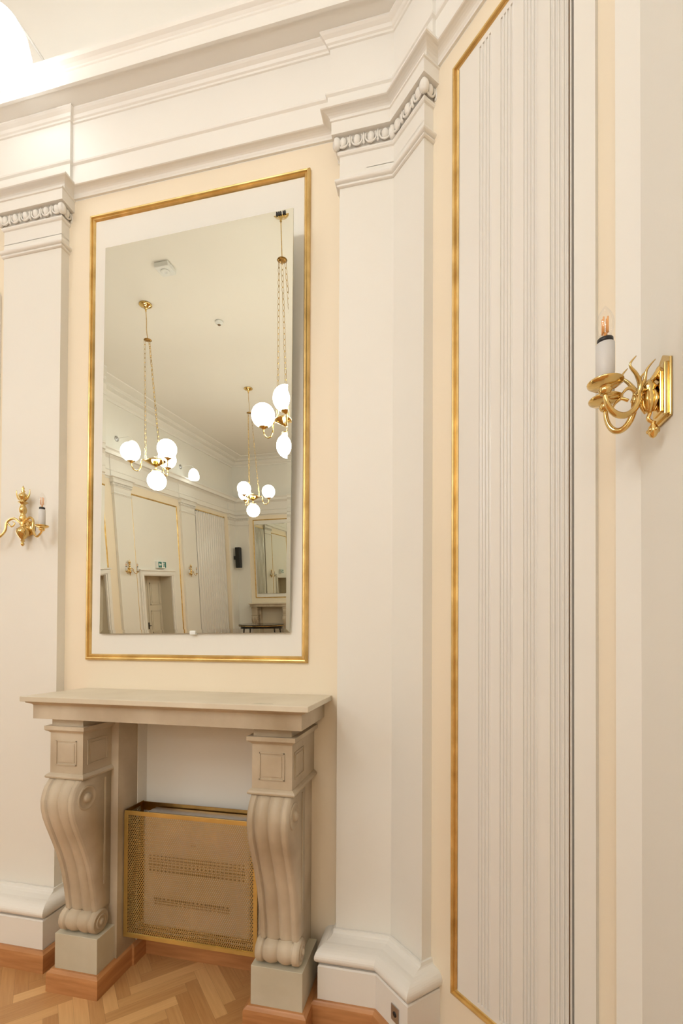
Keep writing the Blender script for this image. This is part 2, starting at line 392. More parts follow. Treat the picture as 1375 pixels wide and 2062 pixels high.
def pilaster(i, k, label, fine=True, group=None):
    path0 = pil_path(i, k, 0, 0.049)
    c = path0[1]
    r = thing('pilaster', label, 'pilaster', (c.x, c.y, 0), 0, group)
    inv = lambda pth: [(p.x-c.x, p.y-c.y) for p in pth]
    MB().sweep([(-0.046, 0.29), (0, 0.29), (0, 3.60), (-0.046, 3.60)], inv(pil_path(i, k, 0, 0.049))).build('shaft', M['cream'], r)
    P = inv(path0)
    cap = MB()
    nk = [(-0.04, 3.528), (0.004, 3.528)] + arc(0.006, 3.534, 0.005, -80, 80, 4) + [(0.006, 3.540), (0.006, 3.543)] + \
         [(0.006+0.013*math.cos(math.radians(a)), 3.553+0.010*math.sin(math.radians(a))) for a in range(-80, 91, 20)] + [(0.002, 3.570), (0.0, 3.585), (-0.04, 3.585)]
    cap.sweep(nk, P)
    cap.sweep([(-0.04, 3.598), (0.0, 3.598), (0.0, 3.668), (0.006, 3.671), (0.010, 3.677), (0.010, 3.683), (0.004, 3.688), (0.002, 3.695), (0.001, 3.715), (0.003, 3.738), (0.010, 3.742), (0.018, 3.746), (-0.04, 3.746)], P)
    ab = [(-0.04, 3.742), (0.031, 3.742), (0.031, 3.795), (0.036, 3.797), (0.037, 3.802), (-0.04, 3.803)]
    cap.sweep(ab, P)
    cap.build('capital', M['trim'], r)
    eg = MB(); egg_band(eg, P, 0.013, 3.690, 3.740, fine); eg.build('egg_and_dart_band', M['trim'], r)
    def loft(rows, cap_=True):
        return [[(p[0], p[1], z) for p in inv(pil_path(i, k, wv, dv))] for wv, dv, z in rows]
    rows = [(0.0, 0.050, 0.320), (0.008, 0.060, 0.320), (0.009, 0.062, 0.311), (0.009, 0.068, 0.306), (0.012, 0.082, 0.301), (0.020, 0.100, 0.298), (0.026, 0.112, 0.296)]
    for aa in range(84, -91, -12):
        rows.append((0.028+0.034*math.cos(math.radians(aa)), 0.118+0.060*math.cos(math.radians(aa)), 0.262+0.034*math.sin(math.radians(aa))))
    rows.append((0.030, 0.110, 0.227))
    b = MB(); rr = loft(rows); b.rings(rr, closed_ring=False, caps=False, smooth=False)
    b.build('base_moulding', M['trim'], r)
    b = MB(); rr = loft([(0.030, 0.060, 0.2268), (0.046, 0.158, 0.2268), (0.050, 0.163, 0.222), (0.050, 0.163, 0.0)]); b.rings(rr, closed_ring=False, caps=False, smooth=False)
    b.build('plinth', M['trim'], r)
    return r
pilaster(0, 1, 'cream pilaster left of the fireplace carrying a brass two-arm wall light')
pilaster(0, 2, 'cream pilaster folded round the obtuse corner right of the fireplace')
pilaster(1, 1, 'cream pilaster folded round the corner behind the right-hand brass wall light')
far = 'far pilasters seen only in the mirror'
pilaster(4, 2, 'reflected cream pilaster left of the doorway under the exit sign', False, far)
pilaster(4, 1, 'reflected cream pilaster between the doorway and the fluted shutter', False, far)
pilaster(3, 2, 'reflected cream corner pilaster with the black speaker on it', False, far)
pilaster(3, 1, 'reflected cream pilaster at the right end of the far fireplace bay', False, far)
pilaster(4, 3, 'reflected cream pilaster nearest the window wall on the long wall', False, far)
pilaster(4, 4, 'cream corner pilaster where the long wall meets the mirror wall', False, far)

# ------------------------------------------------------------------ gilt wall panels
def frame_local(w, h, wd=0.030, dep=0.020):
    """moulded frame in local x (across) / z (up), room on -y"""
    mb = MB()
    prof = [(0, 0), (0.0, dep*0.55), (wd*0.12, dep*0.8), (wd*0.30, dep), (wd*0.45, dep*0.92), (wd*0.52, dep*0.55), (wd*0.60, dep*0.62), (wd*0.78, dep*0.66), (wd*0.9, dep*0.45), (wd, dep*0.2), (wd, 0)]
    rs = []
    for sx, sz in ((0, 0), (1, 0), (1, 1), (0, 1)):
        rs.append([((w-o if sx else o), -y, (h-o if sz else o)) for o, y in prof])
    mb.rings(rs, loop=True, smooth=False); return mb
def panel(loc, rz, w, h, label, wd=0.030, field=True, group=None):
    r = thing('wall_panel', label, 'wall panel', loc, rz, group)
    frame_local(w, h, wd).build('gilt_moulding', M['gilt'], r)
    if field: MB().box(wd*0.9, w-wd*0.9, -0.004, 0, wd*0.9, h-wd*0.9).build('panel_field', M['cream'], r)
    return r
panel((-1.748, 0, 1.451), 0, 1.158, 2.243, 'tall gilt-edged wall panel framing the big mirror above the mantel')
a, d, n, L = segdir(1)
pb = a+d*(0.302+0.0193)
# left window wall bay and the long wall's panels
panel((XD+0.75, 0, 1.0), 0, 0.9, 2.7, 'gilt-edged wall panel in the left bay of the mirror wall')

# ------------------------------------------------------------------ fluted shutter on the diagonal wall
def fluted_face(mb, x0, x1, groups, z0, z1, y=0.0, gd=0.005):
    """front surface at local y, grooves cut into it; groups = list of (start, end)"""
    pts = [(x0, y)]
    for g0, g1 in groups:
        k = 4; wv = (g1-g0)/k
        for q in range(k):
            a_ = g0+wv*q; pts += [(a_+wv*0.02, y), (a_+wv*0.10, y+gd*0.8), (a_+wv*0.28, y+gd), (a_+wv*0.46, y+gd*0.75), (a_+wv*0.62, y+0.0002), (a_+wv*0.78, y-gd*0.25), (a_+wv*0.92, y)]
    pts.append((x1, y))
    vs = [(p[0], p[1], z0) for p in pts]+[(p[0], p[1], z1) for p in pts]; k = len(pts)
    mb.add(vs, [(i, i+1, k+i+1, k+i) for i in range(k-1)])
sh = thing('fluted_shutter', 'tall cream fluted folding shutter in a gilt frame on the diagonal wall', 'shutter', (a.x+d.x*0.0193, a.y+d.y*0.0193, 0), math.atan2(d.y, d.x))
ZB, ZT = 0.256, 3.703
mb = MB()
s0, s1 = 0.336, 0.6600
mb.box(s0, s1, -0.004, 0.0, ZB+0.02, ZT-0.02)
leaf = MB(); leaf.box(s0, s1, -0.0015, 0.0, ZB+0.02, ZT-0.02)
fluted_face(leaf, s0, s1, [(0.4295, 0.485), (0.5195, 0.5718), (0.6087, 0.6578)], 0.302, 3.652, y=-0.010, gd=0.0055)
leaf.box(s0, s1, -0.010, -0.0015, 3.652, ZT-0.018); leaf.box(s0, s1, -0.010, -0.0015, ZB+0.02, 0.302)
leaf.box(s0, s0+0.002, -0.010, -0.0015, ZB+0.02, ZT-0.03)
leaf.build('shutter_leaf', M['satin'], sh)
leaf = MB(); leaf.box(0.6625, 0.7700, -0.002, 0.0, ZB+0.02, ZT-0.02)
fluted_face(leaf, 0.6625, 0.7620, [(0.7026, 0.7618)], ZB+0.02, ZT-0.03, y=-0.0135, gd=0.0075)
leaf.box(0.6625, 0.6635, -0.0135, -0.002, ZB+0.02, ZT-0.03)
leaf.build('shutter_leaf', M['satin'], sh)
MB().box(0.7622, 0.7650, -0.0125, -0.001, ZB+0.02, ZT).box(0.7652, 0.7664, -0.0150, -0.001, ZB+0.02, ZT).build('edge_strip', M['brown'], sh)
MB().box(0.7668, 0.7712, -0.0140, -0.001, ZB+0.02, ZT).build('edge_bead', M['satin'], sh)
MB().box(0.7716, 0.7785, -0.0016, 0.0, 0.10, 3.78).build('shadow_gap', M['dark'], sh)
MB().box(0.7785, 0.8400, -0.014, 0.0, 0.10, 3.79).build('jamb', M['cream'], sh)
# gilt: left stile, top and bottom rails, mitred at the left corners
g = MB(); wd = 0.034; dep = 0.020
prof = [(0, 0), (0.0, dep*0.55), (wd*0.12, dep*0.8), (wd*0.30, dep), (wd*0.45, dep*0.92), (wd*0.52, dep*0.55), (wd*0.60, dep*0.62), (wd*0.78, dep*0.66), (wd*0.9, dep*0.45), (wd, dep*0.2), (wd, 0)]
XR = 0.771
rs = [[(XR, -y, ZB+o) for o, y in prof], [(0.3024+o, -y, ZB+o) for o, y in prof], [(0.3024+o, -y, ZT-o) for o, y in prof], [(XR, -y, ZT-o) for o, y in prof]]
g.rings(rs, smooth=False).build('gilt_moulding', M['gilt'], sh)

# ------------------------------------------------------------------ baseboards
def basepath(i, t0, t1):
    a, d, n, L = segdir(i); return a+d*t0, a+d*t1
bp = [(0, 0), (0.024, 0), (0.024, 0.070), (0.022, 0.082), (0.014, 0.088), (0.010, 0.092), (0.0, 0.092)]
PLX = ((-1.682, -1.467), (-0.750, -0.535)); PLY = -0.247
def outl(i, k, widen, depth): return [(p.x, p.y) for p in pil_path(i, k, widen, depth)]
pf = outl(0, 1, 0.053, 0.163); pr = outl(0, 2, 0.053, 0.163); pq = outl(1, 1, 0.053, 0.163)
path = [(-3.4, 0)] + pf + [(PLX[0][0]-0.0, 0.0), (PLX[0][0], PLY), (PLX[0][1], PLY), (PLX[0][1], -0.02), (-1.455, -0.02), (-1.455, 0.07), (-0.763, 0.07), (-0.763, -0.02), (PLX[1][0], -0.02), (PLX[1][0], PLY),
        (PLX[1][1], PLY), (PLX[1][1], 0)] + pr + pq
struct(MB().sweep(bp, path).build('baseboard_front', M['skirt']))
path = [pq[-1], (XF, YE), (-4.0, YE)]
struct(MB().sweep(bp, path[0:3]).build('baseboard_right', M['skirt']))
struct(MB().sweep(bp, [(XD, YE+0.5), (XD, YE+3.4)]).build('baseboard_left', M['skirt']))

# ------------------------------------------------------------------ mirror
def mirror(mb_corners, parent, th=0.006, bev=0.018):
    BL, BR, TR, TL = [Vector(c) for c in mb_corners]
    nrm = (BR-BL).cross(TL-BL).normalized()
    if nrm.y > 0: nrm = -nrm
    def inset(k, off):
        c = (BL+BR+TR+TL)/4; out = []
        Q = [BL, BR, TR, TL]
        for i in range(4):
            e1 = (Q[(i+1) % 4]-Q[i]).normalized(); e2 = (Q[(i-1) % 4]-Q[i]).normalized()
            out.append(Q[i]+(e1+e2)*k+nrm*off)
        return out
    o = inset(0, 0); inn = inset(bev, 0.0003); bk = inset(0, -th)
    MB().add(inn, [(0, 1, 2, 3)]).build('glass_face', M['mirror'], parent)
    b = MB(); b.add(o+inn, [(i, (i+1) % 4, 4+(i+1) % 4, 4+i) for i in range(4)]); b.build('bevelled_border', M['mirror'], parent)
    e = MB(); e.add(o+bk, [(i, (i+1) % 4, 4+(i+1) % 4, 4+i) for i in range(4)]+[(4, 5, 6, 7)]); e.build('glass_edge', M['mirror_edge'], parent)
    return nrm
mr = thing('wall_mirror', 'large frameless mirror inside the gilt panel, leaning out above the mantel', 'mirror', (-1.15, -0.03, 1.58))
off = Vector((-1.15, -0.03, 1.58))
mirror([Vector(c)-off for c in ((-1.6615, -0.0191, 1.5813), (-0.6719, -0.0195, 1.5877), (-0.6287, -0.1338, 3.4049), (-1.5552, -0.1332, 3.3957))], mr)
# hanging brackets and bottom clip
for bx in (-1.31, -0.85): MB().box(bx-0.01-off.x, bx+0.01-off.x, -0.115-off.y, -0.003-off.y, 3.30-off.z, 3.34-off.z).build('bracket', M['steel'], mr)
cl = MB().box(-1.165-off.x, -1.135-off.x, -0.028-off.y, -0.003-off.y, 1.577-off.z, 1.596-off.z); cl.build('bottom_clip', M['signwhite'], mr, bevel=0.003)
st = MB()
for q in range(5):
    t = [0.0, 0.009, 0.018, 0.030, 0.037][q]; ww = [0.007, 0.007, 0.006, 0.005, 0.006][q]
    st.box(-0.706+t-off.x, -0.706+t+ww-off.x, -0.1372-off.y, -0.1340-off.y, 3.384-off.z, 3.398-off.z)
st.build('sticker', M['black'], mr)

# ------------------------------------------------------------------ mantelpiece
def mantel(loc, rz, label):
    """local coordinates: wall plane y=0, room towards -y, x measured from mantel centre"""
    r = thing('fireplace_mantel', label, 'fireplace', loc, rz)
    X = 0.6365
    sl = MB(); sl.box(-X, X, -0.375, -0.002, 1.2875, 1.3093); sl.build('shelf', M['stone_light'], r, bevel=0.002)
    pr = MB()
    def rect(i, y): return [(-X+i, -0.002), (-X+i, y), (X-i, y), (X-i, -0.002)]
    prof = [(-0.03, 1.212), (0.0, 1.212), (0.0, 1.270), (0.003, 1.274), (0.010, 1.278), (0.020, 1.282), (0.022, 1.2875), (-0.03, 1.2875)]
    # shallow frame of boards: front and two sides
    P = [(-X+0.035, -0.002), (-X+0.035, -0.340), (X-0.035, -0.340), (X-0.035, -0.002)]
    pr.sweep(prof, P); pr.box(-X+0.05, X-0.05, -0.33, -0.002, 1.222, 1.2874)
    pr.build('frieze', M['stone'], r)
    for sgn in (-1, 1):
        cx = -0.4588 if sgn < 0 else 0.4735
        outer = sgn
        leg = MB(); hw = 0.082
        # block with recessed panel
        leg.box(cx-hw, cx+hw, -0.310, -0.003, 0.968, 1.160)
        def ringbox(h, y, z0, z1): leg.box(cx-h, cx+h, y, -0.003, z0, z1)
        ringbox(hw-0.004, -0.306, 1.178, 1.212)
        pp = [(cx-hw, -0.003), (cx-hw, -0.310), (cx+hw, -0.310), (cx+hw, -0.003)]
        leg.sweep([(-0.02, 1.150), (0.002, 1.150), (0.006, 1.156), (0.014, 1.160), (0.017, 1.164), (0.017, 1.180), (-0.02, 1.180)], pp)
        leg.sweep([(-0.02, 0.955), (0.010, 0.955), (0.014, 0.958), (0.015, 0.964), (0.011, 0.970), (0.003, 0.976), (-0.02, 0.982)], pp)
        # incised panel borders: front and both sides
        for (u0, u1, v0, v1) in ((-0.052, 0.052, 1.012, 1.118),):
            t = 0.0045
            for fr_ in ((u0, u1, v1-t, v1), (u0, u1, v0, v0+t), (u0, u0+t, v0, v1), (u1-t, u1, v0, v1)):
                leg.box(cx+fr_[0], cx+fr_[1], -0.3135, -0.309, fr_[2], fr_[3])
            leg.box(cx-0.040, cx+0.040, -0.3125, -0.309, v0+0.013, v1-0.013)
            for sx in (-1, 1):
                xs = cx+sx*hw
                for fr_ in ((-0.285, -0.165, v1-t, v1), (-0.285, -0.165, v0, v0+t), (-0.285, -0.285+t, v0, v1), (-0.165-t, -0.165, v0, v1)):
                    leg.box(xs-0.002, xs+0.0035*sx, fr_[0], fr_[1], fr_[2], fr_[3])
                leg.box(xs-0.002, xs+0.0025*sx, -0.270, -0.180, v0+0.013, v1-0.013)
        leg_o = leg.build('corbel_leg', M['stone'], r, bevel=0.0015)
        # scrolled console: rounded, double-lobed front following an S curve
        prof = [(0.958, -0.306), (0.948, -0.318), (0.925, -0.338), (0.900, -0.350), (0.870, -0.357), (0.840, -0.356), (0.800, -0.347), (0.760, -0.332), (0.715, -0.313), (0.670, -0.294),
                (0.620, -0.274), (0.565, -0.255), (0.510, -0.241), (0.455, -0.230), (0.405, -0.222), (0.365, -0.217), (0.340, -0.214)]
        def lobe(t):
            e = [0, 0.15, 0.5, 0.85, 1.0]
            if t < 0.02 or t > 0.98: return 0.0
            if t < 0.16 or t > 0.84: return 0.006
            u = (t-0.16)/0.34 if t <= 0.5 else (t-0.5)/0.34
            return -0.006+0.013*math.sin(PI*min(max(u, 0), 1))**0.7
        ts = [0, 0.015, 0.03, 0.08, 0.13, 0.155, 0.165, 0.20, 0.25, 0.30, 0.35, 0.40, 0.45, 0.485, 0.50, 0.515, 0.55, 0.60, 0.65, 0.70, 0.75, 0.80, 0.835, 0.845, 0.87, 0.92, 0.97, 0.985, 1.0]
        cs = MB(); rows = []
        dense = []
        for q in range(len(prof)-1):
            for s_ in range(3):
                u = s_/3; dense.append((prof[q][0]*(1-u)+prof[q+1][0]*u, prof[q][1]*(1-u)+prof[q+1][1]*u))
        dense.append(prof[-1])
        for q, (z, y) in enumerate(dense):
            z_a, y_a = dense[max(q-1, 0)]; z_b, y_b = dense[min(q+1, len(dense)-1)]
            tz, ty = z_b-z_a, y_b-y_a; l_ = math.hypot(tz, ty); ny, nz = (tz/l_), (-ty/l_)   # outward (-y) normal
            fade = min(1, q/4)
            rows.append([(cx-hw+2*hw*t, y+ny*lobe(t)*fade, z+nz*lobe(t)*fade) for t in ts])
        back = [[(cx-hw+2*hw*t, -0.135, z) for t in ts] for z, y in dense]
        cs.rings([a_+b_[::-1] for a_, b_ in zip(rows, back)], smooth=True)
        cso = cs.build('scroll', M['stone'], leg_o)
        # bottom curl
        cu = MB(); cy_, cz_, cr = -0.203, 0.297, 0.045
        prof2 = [(t, cr+lobe(t)*0.9) for t in ts]
        rr = []
        for t, rad in prof2: rr.append([(cx-hw-0.010+(2*hw+0.02)*t, cy_+rad*math.cos(2*PI*k/20), cz_+rad*math.sin(2*PI*k/20)) for k in range(20)])
        cu.rings(rr)
        for sx in (-1, 1):
            xs = cx+sx*(hw+0.010)
            cu.lathe([(0.030, -0.002), (0.030, 0.003), (0.024, 0.004), (0.022, 0.0015), (0.014, 0.0015), (0.012, 0.007), (0.006, 0.010), (0.0, 0.011)], (xs, cy_, cz_), 18, axis=(sx, 0, 0))
        cu.box(cx-hw+0.012, cx+hw-0.012, cy_, -0.135, 0.250, 0.352)
        cu.build('curl', M['stone'], leg_o)
        # side volutes with button
        vo = MB()
        for sx in (-1, 1):
            xs = cx+sx*hw
            vo.lathe([(0.052, -0.002), (0.052, 0.003), (0.047, 0.006), (0.042, 0.003), (0.038, 0.0015), (0.024, 0.0015), (0.021, 0.004), (0.0205, 0.009), (0.014, 0.014), (0.006, 0.017), (0, 0.0175)], (xs, -0.285, 0.872), 26, axis=(sx, 0, 0))
            vo.box(xs-0.002, xs+sx*0.003, -0.180, -0.172, 0.45, 0.93)
        vo.build('volute', M['stone'], leg_o)
        ph = 0.1085
        MB().box(cx-ph, cx+ph, PLY, -0.03, 0.0, 0.245).build('plinth', M['stone_grey'], leg_o, bevel=0.002)
        # jamb slab behind the console
        if sgn < 0: jx0, jx1 = cx-hw+0.040, -0.3388-0.001+0.0005
        else: jx0, jx1 = 0.3515, cx+hw-0.010
        MB().box(jx0, jx1, -0.136, -0.002, 0.0, 1.2875 if False else 1.222).build('jamb', M['stone'], r)
    return r
fm = mantel((-1.1157, 0, 0), 0, 'carved limestone fireplace mantel with scrolled corbel legs under the big mirror')
mantel((-5.92-(-1.1157)-0.0-0.0+0.0, YE, 0), PI, 'reflected stone mantel of the far fireplace behind the black table')
EC = -5.92+1.1157
m = MB(); m.prism([(0.405, -0.345), (0.44, -0.350), (0.455, -0.340), (0.49, -0.338), (0.475, -0.325), (0.45, -0.328), (0.43, -0.318), (0.415, -0.328)], 1.3088, 1.3097); m.build('worn_patch', M['stone_grey'], fm, label='small grey worn patch near the shelf edge')

# ------------------------------------------------------------------ brass grille box and fan coil unit
def perforated(mb, origin, ux, uz, w, h, pitch, rad, frame):
    """sheet with staggered hexagonal holes; ux/uz are unit vectors"""
    O = Vector(origin); ux = Vector(ux); uz = Vector(uz)
    def P(u, v): p = O+ux*u+uz*v; return (p.x, p.y, p.z)
    pz = pitch*0.866; nr = int((h-2*frame)/pz); u0, u1 = frame, w-frame; v0 = frame+((h-2*frame)-nr*pz)/2
    nc = int((u1-u0)/pitch)
    vs = []; fs = []
    for r_ in range(nr):
        sh_ = (0.5*pitch if r_ % 2 else 0)
        for c_ in range(nc if not r_ % 2 else nc-1):
            a0 = u0+c_*pitch+sh_+(u1-u0-nc*pitch)/2; b0 = v0+r_*pz; cx, cz = a0+pitch/2, b0+pz/2
            o = len(vs)
            vs += [P(a0, b0), P(cx, b0), P(a0+pitch, b0), P(a0+pitch, b0+pz), P(cx, b0+pz), P(a0, b0+pz)]
            for ang in (225, 270, 315, 45, 90, 135):
                aa = math.radians(ang); vs.append(P(cx+rad*math.cos(aa), cz+rad*math.sin(aa)))
            for q in range(6): fs.append((o+q, o+(q+1) % 6, o+6+(q+1) % 6, o+6+q))
    mb.add(vs, fs)
gx0, gx1, gz0, gz1, gyf, gyb = -1.447, -0.785, 0.172, 0.757, -0.102, 0.038
gr = thing('brass_grille_box', 'perforated brass grille box screening the heater inside the fireplace', 'grille', (gx0, gyf, gz0))
W_, H_, D_ = gx1-gx0, gz1-gz0, gyb-gyf
def flatframe(mb, w, h, fw, y0, y1):
    mb.box(0, w, y0, y1, 0, fw); mb.box(0, w, y0, y1, h-fw, h); mb.box(0, fw, y0, y1, fw, h-fw); mb.box(w-fw, w, y0, y1, fw, h-fw)
b = MB(); flatframe(b, W_, H_, 0.019, 0, 0.003); b.build('frame', M['sheetframe'], gr, bevel=0.0008)
b = MB(); perforated(b, (0, 0.0035, 0), (1, 0, 0), (0, 0, 1), W_, H_, 0.0098, 0.0036, 0.010); b.build('front_mesh', M['sheet'], gr)
b = MB(); perforated(b, (0.001, 0.003, 0), (0, 1, 0), (0, 0, 1), D_, H_, 0.0098, 0.0036, 0.004); b.build('side_mesh', M['sheet'], gr)
b = MB(); perforated(b, (W_-0.001, 0.003, 0), (0, 1, 0), (0, 0, 1), D_, H_, 0.0098, 0.0036, 0.004); b.build('side_mesh', M['sheet'], gr)
b = MB(); perforated(b, (0.001, 0.003, 0.001), (1, 0, 0), (0, 1, 0), W_, D_, 0.0098, 0.0036, 0.004); b.build('bottom_mesh', M['sheet'], gr)
b = MB(); b.box(0, W_, D_-0.004, D_, H_-0.045, H_-0.004); b.box(0, 0.003, 0.003, D_, H_-0.018, H_); b.box(W_-0.003, W_, 0.003, D_, H_-0.018, H_)
b.box(0, 0.003, D_-0.02, D_, 0, H_-0.018); b.box(W_-0.003, W_, D_-0.02, D_, 0, H_-0.018)
b.build('back_frame', M['brass_dark'], gr)
fc = thing('fan_coil_heater', 'pale enamelled heater with vent slots seen through the brass grille', 'heater', (-1.385, -0.045, 0.20))
b = MB(); b.box(0, 0.545, 0, 0.075, 0, 0.530); b.build('casing', M['unit'], fc, bevel=0.012)
b = MB(); b.box(0.02, 0.52, 0.008, 0.070, 0.530, 0.5345); b.build('top_outlet', M['steel'], fc)
b = MB()
for zr in range(6):
    for q in range(24): b.box(0.030+q*0.0205, 0.030+q*0.0205+0.0145, -0.0008, 0.001, 0.262+zr*0.0135, 0.2675+zr*0.0135)
b.build('upper_vent', M['dark'], fc)
b = MB()
for zr in range(3):
    for q in range(18): b.box(0.060+q*0.0215, 0.060+q*0.0215+0.0165, -0.0008, 0.001, 0.108+zr*0.0115, 0.1140+zr*0.0115)
b.build('lower_vent', M['dark'], fc)
b = MB()
for q, ww in enumerate((0.004, 0.003, 0.004, 0.004)): b.box(0.250+q*0.006, 0.250+q*0.006+ww, -0.0008, 0.001, 0.395, 0.400)
b.build('maker_mark', M['greyblack'], fc)
b = MB(); b.lathe([(0.004, 0), (0.004, 0.003), (0.002, 0.004)], (0.20, 0, 0.485), 10, axis=(0, -1, 0)); b.build('indicator', M['signwhite'], fc)

# ------------------------------------------------------------------ wall lights
def candle(parent, p, h=0.088, r=0.0185, pan=0.036):
    """drip pan, sleeve, collar and clear bulb above point p"""
    x, y, z = p
    c = bpy.data.objects.new('candle_cup', None)
    m = MB(); m.lathe([(0.004, -0.022), (0.010, -0.020), (0.014, -0.013), (0.011, -0.008), (0.016, -0.006), (pan*0.8, -0.002), (pan*0.97, 0.002), (pan, 0.005), (pan*0.97, 0.0065), (pan*0.75, 0.002), (0.012, 0.001), (0.0, 0.001)], (x, y, z), 26)
    co_ = m.build('drip_pan', M['brass'], parent)
    m = MB(); m.lathe([(r*0.9, 0.001), (r, 0.003), (r, h), (r*0.9, h+0.001), (0, h+0.001)], (x, y, z), 22); m.build('candle_sleeve', M['candle'], co_)
    m = MB(); m.lathe([(r*0.86, h+0.001), (r*0.86, h+0.011), (r*0.7, h+0.012), (0, h+0.012)], (x, y, z), 20); m.build('lamp_holder', M['black'], co_)
    z2 = z+h+0.012
    m = MB(); m.lathe([(0.007, 0), (0.012, 0.006), (0.0165, 0.020), (0.0178, 0.032), (0.0165, 0.044), (0.012, 0.056), (0.007, 0.064), (0.003, 0.070), (0.0006, 0.073)], (x, y, z2), 20); m.build('bulb', M['glass'], co_)
    m = MB()
    for k in range(4):
        aa = PI/4+k*PI/2; m.tube([(x+0.006*math.cos(aa), y+0.006*math.sin(aa), z2+0.012), (x+0.006*math.cos(aa), y+0.006*math.sin(aa), z2+0.047)], 0.0017, 6, sub=1)
    m.tube([(x, y, z2), (x, y, z2+0.014)], 0.003, 6, sub=1)
    m.build('filament', M['amber'], co_)
    return co_
def leafcurl(m, pts, r0):
    n = len(pts); m.tube(pts, [r0*(1-0.85*i/(n-1)) if i > 0 else r0*0.7 for i in range(n)], 8, sub=5)
# near right light: wall plane local x=0, room towards -x
rs_ = thing('wall_light', 'polished brass two-arm wall light with unlit candle bulb at the right edge', 'wall light', (0.476, -0.865, 2.10))
m = MB()
m.box(-0.006, 0.0, -0.034, 0.034, -0.066, 0.060)
m.box(-0.014, -0.005, -0.028, 0.028, -0.060, 0.054)
m.box(-0.018, -0.013, -0.018, 0.018, -0.050, 0.040)
m.add([(-0.006, -0.034, 0.060), (-0.006, 0.034, 0.060), (-0.006, 0, 0.082), (0, -0.034, 0.060), (0, 0.034, 0.060), (0, 0, 0.082)], [(0, 1, 2), (3, 5, 4), (0, 2, 5, 3), (1, 4, 5, 2), (0, 3, 4, 1)])
m.build('backplate', M['brass'], rs_, bevel=0.002)
m = MB()
m.lathe([(0.0, -0.045), (0.008, -0.040), (0.014, -0.028), (0.016, -0.010), (0.011, 0.004), (0.016, 0.012), (0.010, 0.022), (0.004, 0.030), (0, 0.032)], (-0.032, 0, 0.0), 16)
for q in range(6):
    aa = q*PI/3; m.tube([(-0.032+0.010*math.cos(aa), 0.010*math.sin(aa), -0.040), (-0.032+0.018*math.cos(aa), 0.018*math.sin(aa), -0.018), (-0.032+0.012*math.cos(aa), 0.012*math.sin(aa), 0.004)], [0.002, 0.0045, 0.002], 6)
m.tube([(-0.014, 0, -0.010), (-0.040, 0, 0.0), (-0.052, 0, 0.002)], 0.006, 8)
leafcurl(m, [(-0.010, 0, 0.055), (-0.022, 0, 0.034), (-0.038, 0, 0.020), (-0.052, 0, 0.008)], 0.009)
m.build('body', M['brass'], rs_)
m = MB(); m.tube([(-0.030, 0, -0.042), (-0.034, 0, -0.056), (-0.026, 0, -0.064)], 0.004, 8)
m.lathe([(0.0, -0.100), (0.006, -0.096), (0.011, -0.086), (0.010, -0.076), (0.004, -0.068), (0.006, -0.064), (0, -0.062)], (-0.024, 0, 0), 14)
for q in range(5):
    aa = q*2*PI/5; m.ball((-0.024+0.009*math.cos(aa), 0.009*math.sin(aa), -0.083), 0.005, 8, 6)
m.build('pendant', M['brass'], rs_)
for (cx_, cy_, cz_) in ((-0.132, -0.038, 0.010), (-0.107, 0.040, 0.010)):
    m = MB()
    ap = [(-0.040, cy_*0.1, 0.006), (-0.050, cy_*0.2, 0.004)]
    for q in range(9):
        t = PI*q/8; u_ = (1-math.cos(t))/2
        ap.append((-0.056+(cx_+0.056)*u_, cy_*(0.28+0.72*u_), -0.006*(1-u_)+(cz_-0.020)*u_-0.046*math.sin(t)-(0.012 if cy_ > 0 else 0)*math.sin(t)))
    m.tube(ap, [0.0058]*3+[0.0068]*5+[0.006, 0.0055, 0.005], 12, sub=3)
    leafcurl(m, [(-0.060, cy_*0.3, -0.010), (-0.054, cy_*0.35, 0.012), (-0.064, cy_*0.5, 0.036), (-0.078, cy_*0.6, 0.056), (-0.066, cy_*0.62, 0.074)], 0.0075)
    leafcurl(m, [(-0.058, cy_*0.28, 0.002), (-0.046, cy_*0.3, 0.022), (-0.042, cy_*0.4, 0.046), (-0.026, cy_*0.45, 0.066)], 0.006)
    leafcurl(m, [(-0.066, cy_*0.5, -0.002), (-0.080, cy_*0.58, 0.006), (-0.092, cy_*0.62, -0.004), (-0.098, cy_*0.64, -0.018)], 0.0055)
    arm = m.build('arm', M['brass'], rs_)
    candle(rs_, (cx_, cy_, cz_))
